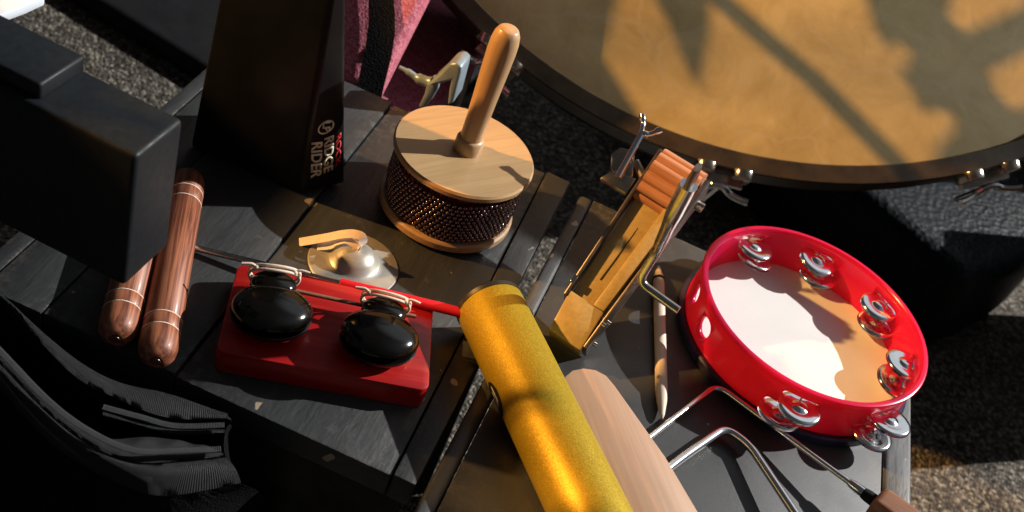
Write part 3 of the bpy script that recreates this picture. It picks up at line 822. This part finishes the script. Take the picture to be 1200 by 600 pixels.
# ------------------------------------------------------------------ ratchet
rb0 = P(643, 386, 0.016); rb1 = P(680, 411, 0.016)
w = (rb1 - rb0).normalized(); wid = (rb1 - rb0).length
mid_ = (rb0 + rb1) / 2
zv = P(785, 190, 0.100) - mid_; zv = (zv - w * zv.dot(w)).normalized()
nf = w.cross(zv).normalized()
if nf.z < 0: nf = -nf
def RL(a, n, z):      # a across (0..wid), n out of the front, z up along the leaning, slightly splayed body
    return mid_ + zv * z + w * ((a - wid / 2) * (1 + 0.33 * z / 0.122) - 0.003 * min(1, z / 0.03)) + nf * n
ws = (w - zv * 0.035).normalized()
RA = empty('ratchet', Vector((mid_.x, mid_.y, 0)), 'wooden ratchet with reddish toothed wheel, chrome crank and golden tongue leaning back towards the drum', 'ratchet')
def rbox(a0, a1, n0, n1, z0, z1, bev=0.0008):
    m_ = MB()
    m_.prism([RL(a0, n0, z0), RL(a1, n0, z0), RL(a1, n1, z0), RL(a0, n1, z0)], [RL(a0, n0, z1), RL(a1, n0, z1), RL(a1, n1, z1), RL(a0, n1, z1)])
    if bev: m_.bevel(bev, 2)
    return m_
D = -0.018
rbox(0.0, wid, D, 0.0, 0.0, 0.031, 0.0012).build('block', M['ratchet_wood'], RA)
rbox(0.0012, wid - 0.0085, D + 0.004, -0.0065, 0.0312, 0.128, 0.0006).build('tongue', M['ratchet_wood'], RA)
rbox(wid - 0.0080, wid - 0.0006, D, -0.0006, 0.0312, 0.122, 0.0006).build('rail', M['ratchet_wood'], RA)
rbox(-0.0022, -0.0003, D - 0.001, 0.0012, 0.026, 0.152, 0.0006).build('side_plate', M['dark_steel'], RA)
rbox(wid + 0.0003, wid + 0.0032, D - 0.002, 0.0016, 0.003, 0.150, 0.0006).build('side_plate', M['dark_steel'], RA)
# crack in the tongue
m_ = MB(); m_.tube([RL(wid * 0.44, -0.0063, 0.050), RL(wid * 0.455, -0.0063, 0.070), RL(wid * 0.45, -0.0063, 0.096)], [0.0006, 0.0005, 0.0002], 8); m_.build('crack', M['under'], RA)
# toothed wheel
gc = RL(wid / 2, -0.0100, 0.135)
gw = wid * 1.36
Mg = frame(gc, zv, w)
m_ = MB(); nt = 14; rows = []
for zz in (-gw / 2 + 0.0004, gw / 2 - 0.0004):
    row = []
    for k_ in range(nt * 6):
        ph = k_ / 6
        fr = ph - math.floor(ph)
        r = 0.0195 + 0.0028 * math.sqrt(max(0.0, math.sin(PI * fr)))
        a = 2 * PI * k_ / (nt * 6)
        row.append(Mg @ Vector((r * math.cos(a), r * math.sin(a), zz)))
    rows.append(row)
R = m_.grid(rows, close_v=True); m_.f(R[0][::-1]); m_.f(R[1]); m_.build('toothed_wheel', M['gear_wood'], RA, sharp=50)
# bolts on the right plate
for px, py in ((705, 379), (711, 377), (695, 402)):
    p = RP(px, py, RL(wid + 0.0034, 0, 0.015), ws)
    m_ = MB(); m_.lathe([(0.0, 0.0032), (0.0015, 0.0030), (0.0017, 0.0), (0.0, 0.0)], frame(p, zv, w), 14); m_.build('bolt', M['steel'], RA)
m_ = MB(); p = RL(-0.0012, 0.0022, 0.038); m_.box((0, 0, 0), (0.0030, 0.0026, 0.006), frame(p, w, zv)); m_.bevel(0.0005, 2); m_.build('strap_end', M['chrome'], RA)
# crank
plane_p = RL(wid + 0.0062, 0, 0.08)
k0 = RP(818, 196, plane_p, ws); k1 = RP(806, 219, plane_p, ws); k2 = RP(786, 258, plane_p, ws); k3 = RP(771, 292, plane_p, ws); k4 = RP(748, 330, plane_p, ws)
pl2 = k4
kh = RP(795, 364, k4, nf)
m_ = MB(); m_.tube([k0, k0 + (k1 - k0) * 0.5, k1], [0.0045, 0.0060, 0.0052], 14, flat=(0.45, 1.0), up=tuple(w)); 
m_.build('crank_arm', M['dark_steel'], RA)
m_ = MB(); pts = fillet([k1 - (k1 - k0) * 0.1, k2, k3, k4, kh], 0.008, 6); n_ = len(pts)
m_.tube(pts, [0.0056 - 0.0026 * min(1, i / (n_ * 0.62)) for i in range(n_)], 18); m_.build('crank_handle', M['steel'], RA)
m_ = MB(); m_.tube([gc + w * (gw / 2), gc + w * (gw / 2 + 0.010)], 0.0036, 14); m_.build('axle', M['steel'], RA)
# clamp with wing screw on the left side
pq = RL(-0.016, -0.010, 0.125)
def cq(x, y, d=0): return RP(x, y, pq + nf * d, nf)
m_ = MB(); m_.extrude([cq(x, y, 0.004) for x, y in ((716, 180), (727, 172), (744, 176), (742, 207), (724, 208), (716, 197))], -nf * 0.016); m_.bevel(0.0012, 2); m_.build('clamp_bracket', M['nickel'], RA)
m_ = MB(); m_.extrude([cq(x, y, 0.007) for x, y in ((704, 208), (716, 200), (746, 209), (734, 226))], Vector((0, 0, -0.003)) ); m_.bevel(0.0006, 2); m_.build('clamp_plate', M['nickel'], RA)
m_ = MB(); m_.tube([cq(744, 190, 0.0), RL(-0.001, -0.010, 0.130)], 0.0035, 12); m_.build('clamp_arm', M['dark_steel'], RA)
m_ = MB(); m_.tube([cq(724, 208, 0.008), cq(752, 157, 0.008)], 0.0026, 14)
m_.tube(smooth_path([cq(752.5, 135, 0.008), cq(753.5, 145, 0.008), cq(752.5, 156, 0.008), cq(762, 157, 0.008), cq(774, 152, 0.008)], 5), [0.0025] * 4 + [0.0019] * 6 + [0.0028] * 4 + [0.0019] * 4 + [0.0026] * 3, 12)
m_.build('wing_screw', M['chrome'], RA)

# ------------------------------------------------------------------ tambourine
TC = Vector((0.1925, 0.635, 0.0))
TA = empty('tambourine', TC, 'bright red plastic tambourine with white head and silver jingles at the table corner', 'tambourine')
TT = Matrix.Translation(TC)
ZB, ZT = 0.0062, 0.0405
b = MB()
b.lathe([(0.0865, ZB), (0.0875, ZB + 0.001), (0.0866, 0.030), (0.0872, ZT - 0.0042), (0.0884, ZT - 0.0028), (0.0888, ZT - 0.0012), (0.0882, ZT), (0.0868, ZT + 0.0006), (0.0848, ZT + 0.0004), (0.0836, ZT - 0.001), (0.0834, ZT - 0.003), (0.0834, ZB), ], TT, 144, closed=True)
ring_o = b.build('frame_ring', M['red_plastic'], TA)
cut = MB()
stations = [128, 86, 42, -3, 312, 268]
slots = []
for s in stations:
    slots.append((s + 2.6, 0.0290, 8.6)); slots.append((s - 2.6, 0.0165, 8.6))
slots += [(192.5, 0.0235, 5.3), (213.5, 0.0215, 5.3)]
for a, z, half in slots:
    hz = 0.0034 if half > 6 else 0.0078
    prof2 = []
    for k_ in range(20):
        t = 2 * PI * k_ / 20
        du = half * (1 if math.cos(t) > 0 else -1) * 0.0
        ang = math.radians(a) + (math.radians(half) - hz / 0.086) * (1 if math.cos(t) > 1e-6 else -1) + hz / 0.086 * math.cos(t)
        prof2.append((ang, z + hz * math.sin(t)))
    cut.prism([TT @ Vector((0.080 * math.cos(A_), 0.080 * math.sin(A_), Z_)) for A_, Z_ in prof2], [TT @ Vector((0.092 * math.cos(A_), 0.092 * math.sin(A_), Z_)) for A_, Z_ in prof2])
cutter = cut.build('cutter', M['red_plastic'], TA)
md = ring_o.modifiers.new('cut', 'BOOLEAN'); md.object = cutter; md.operation = 'DIFFERENCE'; md.solver = 'EXACT'
dg = bpy.context.evaluated_depsgraph_get(); dg.update()
nm = bpy.data.meshes.new_from_object(ring_o.evaluated_get(dg)); ring_o.modifiers.clear()
old = ring_o.data; ring_o.data = nm; nm.name = 'frame_ring'
bpy.data.objects.remove(cutter); bpy.data.meshes.remove(old)
b = MB(); b.lathe([(0.0, 0.0075), (0.05, 0.0075), (0.0832, 0.0072), (0.0832, 0.0058), (0.0, 0.0058)], TT, 96); b.build('head', M['tamb_head'], TA)
b = MB(); b.lathe([(0.0862, 0.0), (0.0905, 0.0), (0.0918, 0.0012), (0.0918, 0.0060), (0.0905, 0.0072), (0.0880, 0.0072), (0.0876, 0.0055), (0.0835, 0.0052), (0.0835, 0.0005)], TT, 128, closed=True); b.build('head_band', M['tamb_band'], TA)
def jingle_mesh():
    m_ = MB()
    m_.lathe([(0.0008, 0.0020), (0.0030, 0.0018), (0.0048, 0.0010), (0.0058, 0.0003), (0.0066, 0.0002), (0.0100, 0.0009), (0.0132, 0.0007), (0.0148, 0.0001), (0.0151, -0.0005), (0.0147, -0.0005), (0.0128, 0.0001), (0.0098, 0.0003), (0.0060, -0.0003), (0.0044, 0.0004), (0.0008, 0.0014)], None, 48, closed=True)
    return m_
jm = None
for i, s in enumerate(stations):
    for row, (da, z) in enumerate(((2.6, 0.0285), (-2.6, 0.0160))):
        a = math.radians(s + da)
        rj = 0.0770 if s < 200 else 0.0935
        c = Vector((rj * math.cos(a), rj * math.sin(a), z))
        for d in (0, 1):
            if d == 0: tilt = Matrix.Rotation(random.uniform(-0.13, 0.13), 4, 'X') @ Matrix.Rotation(random.uniform(-0.13, 0.13), 4, 'Y')
            mat_ = Matrix.Translation(c) @ tilt @ Matrix.Translation((0, 0, 0.0012 if d else -0.0012))
            if not d: mat_ = mat_ @ Matrix.Rotation(PI, 4, 'X')
            if jm is None:
                o = jingle_mesh().build('jingle', M['jingle'], TA, matrix=mat_, sharp=60); jm = o
            else:
                o = jm.copy(); COL.objects.link(o); o.parent = TA; o.matrix_local = mat_
    a = math.radians(s)
    for da, z in ((2.6, 0.0285), (-2.6, 0.0160)):
        a = math.radians(s + da)
        m_ = MB(); p = TC + Vector((0.0855 * math.cos(a), 0.0855 * math.sin(a), z))
        m_.tube([p - Vector((0, 0, 0.0036)), p + Vector((0, 0, 0.0036))], 0.0007, 8); m_.build('pin', M['steel'], TA)

# ------------------------------------------------------------------ bag at lower left
BG = empty('gig_bag', (-0.18, 0.27, -0.40), 'open black fabric bag with ribbed zip edges at lower left', 'bag')
def ribbon(top, bot, ztop, zbot, name, mat, sag=0.0, nu=60, nv=5, thick=0.0012, wrinkle=0.0):
    A_ = smooth_path([P(x, y, z) for (x, y), z in zip(top, ztop)], 12); B_ = smooth_path([P(x, y, z) for (x, y), z in zip(bot, zbot)], 12)
    def at(L, t):
        f = t * (len(L) - 1); i = min(int(f), len(L) - 2); return L[i] + (L[i + 1] - L[i]) * (f - i)
    m_ = MB(); rows = []; uvs = {}
    for i in range(nu + 1):
        t = i / nu; row = []
        a_ = at(A_, t); b_ = at(B_, t)
        for j in range(nv + 1):
            s = j / nv
            p = a_ + (b_ - a_) * s
            p = p + Vector((0, 0, sag * math.sin(PI * s) + wrinkle * math.sin(t * 23 + s * 3) * math.sin(PI * s)))
            row.append(p)
        rows.append(row)
    R = m_.grid(rows)
    uvl = m_.bm.loops.layers.uv.new('UVMap')
    idx = {}
    for i, r in enumerate(R):
        for j, v in enumerate(r): idx[v] = (i / nu, j / nv)
    for f in m_.bm.faces:
        for l in f.loops: l[uvl].uv = idx[l.vert]
    bmesh.ops.solidify(m_.bm, geom=m_.bm.faces[:], thickness=thick)
    return m_.build(name, mat, BG, sharp=60)
# back lip, its thin zip, front zip and front lip
ribbon([(-40, 322), (0, 345), (45, 385), (95, 425), (140, 448), (200, 462), (262, 484)], [(-40, 326), (0, 350), (42, 395), (88, 441), (135, 466), (195, 489), (271, 492)], [0.006] * 7, [0.010] * 7, 'back_lip', M['tape'], 0.003, wrinkle=0.0006)
ribbon([(120, 482), (165, 493), (205, 503), (264, 503)], [(120, 487), (165, 499), (205, 509), (263, 507)], [0.002] * 4, [0.004] * 4, 'back_zip', M['teeth'], 0.001)
ribbon([(-40, 372), (0, 411), (60, 472), (110, 508), (160, 528), (215, 529), (256, 531)], [(-40, 384), (0, 425), (56, 483), (104, 520), (155, 541), (210, 540), (264, 534)], [0.010] * 7, [0.012] * 7, 'front_zip', M['teeth'], 0.002)
ribbon([(-40, 386), (0, 427), (56, 485), (104, 522), (155, 543), (210, 542), (264, 536)], [(-40, 412), (0, 455), (50, 510), (92, 541), (140, 566), (195, 581), (283, 566)], [0.0125] * 7, [0.004] * 7, 'front_lip', M['tape'], 0.004, wrinkle=0.0008)
ribbon([(130, 516), (175, 512), (220, 519), (250, 530)], [(130, 530), (175, 532), (220, 531), (258, 533)], [0.004] * 4, [0.009] * 4, 'inner_flap', M['tape'], 0.004, wrinkle=0.001)
# bag cloth: back panel, opening floor and front panel dropping away
ribbon([(-60, 318), (0, 351), (42, 396), (88, 442), (135, 467), (195, 490), (275, 494)], [(-60, 340), (0, 380), (45, 430), (95, 470), (140, 495), (200, 510), (268, 510)], [0.008] * 7, [-0.05] * 7, 'lining', M['bag'], 0.0)
ribbon([(-60, 340), (0, 380), (45, 430), (95, 470), (140, 495), (200, 510), (268, 510)], [(-60, 372), (0, 413), (60, 474), (110, 509), (160, 529), (215, 531), (262, 532)], [-0.05] * 7, [0.009] * 7, 'lining', M['bag'], -0.01)
ribbon([(-60, 410), (0, 456), (50, 511), (92, 542), (140, 567), (195, 582), (284, 567)], [(-60, 640), (0, 680), (60, 720), (120, 740), (180, 745), (240, 730), (330, 640)], [0.003] * 7, [-0.10, -.12, -.14, -.14, -.14, -.14, -.16], 'front_panel', M['bag'], 0.02, wrinkle=0.002)
ribbon([(262, 484), (271, 492), (264, 506), (264, 534), (284, 566)], [(285, 520), (292, 540), (300, 560), (310, 600), (330, 640)], [0.006, 0.008, 0.002, 0.01, 0.003], [-0.30] * 5, 'side_panel', M['bag'], 0.0)
def zip_teeth(px, zs, n, name):
    path = smooth_path([P(x, y, z) for (x, y), z in zip(px, zs)], 24)
    L = [0.0]
    for a_, b_ in zip(path, path[1:]): L.append(L[-1] + (b_ - a_).length)
    m_ = MB(); k_ = 0
    for i in range(n):
        t = L[-1] * (i + 0.5) / n
        while L[k_ + 1] < t: k_ += 1
        p = path[k_].lerp(path[k_ + 1], (t - L[k_]) / (L[k_ + 1] - L[k_]))
        d = (path[k_ + 1] - path[k_]).normalized()
        m_.box((0, 0, 0), (L[-1] / n * 0.55, 0.0030, 0.0013), frame(p + Vector((0, 0, 0.0052)), d, (0, -0.3, 1)))
    return m_.build(name, M['zip_coil'], BG)
zip_teeth([(-40, 378), (0, 418), (58, 478), (107, 514), (158, 535), (212, 535), (258, 533)], [0.0125] * 7, 170, 'zip_teeth')
zip_teeth([(120, 484), (165, 496), (205, 506), (262, 505)], [0.0035] * 4, 80, 'zip_teeth')

# ------------------------------------------------------------------ light
def spot(name, d, dist, target, power, col, radius, cone):
    l = bpy.data.lights.new(name, 'SPOT'); l.energy = power; l.color = col; l.shadow_soft_size = radius; l.spot_size = math.radians(cone); l.spot_blend = 0.1
    o = bpy.data.objects.new(name, l); COL.objects.link(o)
    d = Vector(d).normalized(); o.location = Vector(target) + d * dist
    o.rotation_euler = (-d).to_track_quat('-Z', 'Y').to_euler()
    return o
WD = Vector((1.33, 0.92, 1.0)); OD = Vector((-0.80, -0.20, 0.50))
spot('window_lamp', WD, 6.0, (0.0, 0.6, 0.0), 2600, (1.0, 0.965, 0.92), 0.025, 30)
spot('warm_lamp', OD, 5.0, (0.0, 0.7, 0.05), 1700, (1.0, 0.50, 0.14), 0.048, 34)

# ------------------------------------------------------------------ unseen blockers added to shade the scene
LW = Vector((0.0, 0.6, 0.0)) + WD.normalized() * 6.0      # window lamp
LO = Vector((0.0, 0.7, 0.05)) + OD.normalized() * 5.0     # warm lamp
def baffle(x0, x1, y0, y1, z1, label):  # unseen box added to hold lamp light off carpet and tables
    m_ = MB(); m_.box(((x0 + x1) / 2, (y0 + y1) / 2, (z1 - 0.40) / 2), (x1 - x0, y1 - y0, z1 + 0.40)); m_.bevel(0.01, 2)
    return tag(m_.build('shade_baffle', M['black_matte'], loc=((x0 + x1) / 2, (y0 + y1) / 2, -0.40)), label, 'baffle', 'unseen black light-blocking baffles around the tables')
baffle(0.80, 0.90, 0.20, 1.110, 0.06, 'low unseen black light-blocking cabinet to the right of the tables')
baffle(0.80, 0.90, 1.265, 1.51, 0.06, 'short unseen black light-blocking cabinet beside the low one')
baffle(0.80, 0.90, 1.67, 2.80, 0.45, 'taller unseen black light-blocking cabinet to the right behind the drum')
baffle(-1.25, -0.95, 0.31, 1.07, 0.52, 'unseen black light-blocking cabinet to the left of the tables')
baffle(-1.25, -0.95, -0.45, 0.30, 0.61, 'taller unseen black light-blocking cabinet to the left of the tables')

def shade_plate(pts, lamp, fr, thick, name, label, mat='black_matte'):
    """unseen plate added to cast a shaped shadow, with a post to the floor"""
    q = [p + (lamp - p) * fr for p in pts]
    c = sum(q, Vector()) / len(q)
    m_ = MB(); m_.extrude(q, (lamp - c).normalized() * thick)
    o = m_.build(name, M[mat], loc=c)
    tag(o, label, 'stand', 'unseen black shade plates around the tables')
    dl = (lamp - c).normalized(); e_ = c + dl * 1.8
    m_ = MB(); m_.tube(fillet([c + dl * 0.002, e_, Vector((e_.x, e_.y, -0.40))], 0.03), 0.0045)
    m_.build('post', M[mat], o)
    return o
shade_plate([Vector((x, y, 0)) for x, y in ((-0.045, 0.63), (0.055, 0.60), (0.075, 0.74), (-0.06, 0.75))], LW, 0.175, 0.004, 'shadow_plate', 'small added black shade plate out of view on the right above the drum')
shade_plate([Vector((x, y, 0)) for x, y in ((0.080, 0.505), (0.12, 0.555), (0.195, 0.622), (0.215, 0.60), (0.23, 0.55), (0.37, 0.5), (0.32, 0.26), (0.26, 0.26), (0.195, 0.355))], LO, 0.125, 0.004, 'shadow_plate', 'plain added black shade plate out of view on the left, lowest of the plates')
DPc = CAM + (DC - DN * 0.004 - CAM) * KD
def dp(x, y): return RP(x, y, DPc, DN)
shade_plate([dp(x, y) for x, y in ((520, -40), (735, -60), (722, 10), (703, 62), (722, 90), (757, 150), (720, 170), (640, 110), (520, 20))], LO, 0.12, 0.004, 'shadow_plate', 'broad added black shade plate out of view on the left with a notched edge')
shade_plate([dp(x, y) for x, y in ((772, -60), (836, -60), (832, 40), (820, 108), (800, 70), (780, 20), (765, 0))], LO, 0.12, 0.004, 'shadow_plate', 'narrow tapering added black shade plate out of view on the left')
shade_plate([dp(x, y) for x, y in ((1000, -60), (1130, -60), (1112, 20), (1128, 36), (1165, 22), (1210, 0), (1300, -20), (1300, 70), (1205, 62), (1160, 85), (1168, 108), (1185, 128), (1300, 90), (1300, 220), (1090, 200), (1095, 172), (1114, 152), (1118, 135), (1098, 128), (1082, 134), (1065, 100), (1052, 90), (1062, 74), (1066, 56), (1052, 48), (1040, 58), (1022, 30))], LO, 0.12, 0.004, 'shadow_plate', 'wide added black shade plate with cut-outs out of view on the left')
for y_, l_ in ((0.319, 'nearer'), (0.255, 'farther')):  # unseen poles added to throw dark bands across the gold tube
    m_ = MB(); m_.tube([(-0.62, y_, -0.40), (-0.62, y_, 0.52)], 0.0062, 12)
    tag(m_.build('shadow_pole', M['black_matte'], loc=(-0.62, y_, -0.40)), 'thin upright black pole added for its shadow, out of view on the left, ' + ('beside the black box' if l_ == 'nearer' else 'farther from the drum'), 'pole', 'upright black poles')
st0 = [dp(x, y) for x, y in ((800, -50), (845, 0), (955, 95), (1045, 185), (1085, 230))]  # unseen tube added to lay a shadow stripe on the drum head
m_ = MB(); m_.tube([p + (LO - p) * 0.12 for p in st0], 0.0085)
bo = m_.build('stripe_pole', M['black_matte'], loc=st0[2] + (LO - st0[2]) * 0.12); tag(bo, 'straight black pole added for its shadow, out of view on the left', 'pole')

wd = bpy.data.worlds.new('World'); S.world = wd; wd.use_nodes = True
nt_ = wd.node_tree; bg = nt_.nodes['Background']
tc = nt_.nodes.new('ShaderNodeTexCoord')
vm = nt_.nodes.new('ShaderNodeVectorMath'); vm.operation = 'DOT_PRODUCT'; vm.inputs[1].default_value = Vector((0.75, 0.2, 0.62)).normalized()
nt_.links.new(tc.outputs['Generated'], vm.inputs[0])
rp = nt_.nodes.new('ShaderNodeValToRGB'); nt_.links.new(vm.outputs['Value'], rp.inputs[0])
els = rp.color_ramp.elements
els[0].position = 0.0; els[0].color = (0.34, 0.34, 0.35, 1)
els[1].position = 1.0; els[1].color = (1.6, 1.75, 2.0, 1)
e = els.new(0.70); e.color = (0.38, 0.38, 0.39, 1)
e = els.new(0.86); e.color = (0.9, 1.0, 1.2, 1)
vm2 = nt_.nodes.new('ShaderNodeVectorMath'); vm2.operation = 'DOT_PRODUCT'; vm2.inputs[1].default_value = Vector((0.24, 0.77, 0.59)).normalized()
nt_.links.new(tc.outputs['Generated'], vm2.inputs[0])
rp2 = nt_.nodes.new('ShaderNodeValToRGB'); nt_.links.new(vm2.outputs['Value'], rp2.inputs[0])
rp2.color_ramp.elements[0].position = 0.88; rp2.color_ramp.elements[0].color = (0, 0, 0, 1)
rp2.color_ramp.elements[1].position = 0.95; rp2.color_ramp.elements[1].color = (1, 1, 1, 1)
sc2 = nt_.nodes.new('ShaderNodeMix'); sc2.data_type = 'RGBA'; sc2.blend_type = 'ADD'; sc2.inputs[0].default_value = 1.0
ml2 = nt_.nodes.new('ShaderNodeMix'); ml2.data_type = 'RGBA'; ml2.blend_type = 'MULTIPLY'; ml2.inputs[0].default_value = 1.0
nt_.links.new(rp2.outputs[0], ml2.inputs[6]); ml2.inputs[7].default_value = (4.6, 4.9, 5.2, 1)
nt_.links.new(rp.outputs[0], sc2.inputs[6]); nt_.links.new(ml2.outputs[2], sc2.inputs[7])
nt_.links.new(sc2.outputs[2], bg.inputs[0]); bg.inputs[1].default_value = 0.11

# ------------------------------------------------------------------ camera
cd = bpy.data.cameras.new('camera'); co = bpy.data.objects.new('camera', cd); COL.objects.link(co)
right = Vector((ROT[0][0], ROT[1][0], ROT[2][0])); down = Vector((ROT[0][1], ROT[1][1], ROT[2][1])); fwd = Vector((ROT[0][2], ROT[1][2], ROT[2][2]))
co.matrix_world = Matrix(((right.x, -down.x, -fwd.x, 0), (right.y, -down.y, -fwd.y, 0), (right.z, -down.z, -fwd.z, H), (0, 0, 0, 1)))
cd.sensor_width = 36; cd.lens = F / 1200 * 36; cd.clip_start = 0.01; cd.clip_end = 50
cd.dof.use_dof = True; cd.dof.focus_distance = 0.68; cd.dof.aperture_fstop = 11.0
S.camera = co
S.render.resolution_x = 1024; S.render.resolution_y = 512
S.view_settings.view_transform = 'Standard'; S.view_settings.look = 'None'; S.view_settings.exposure = 0; S.view_settings.gamma = 1
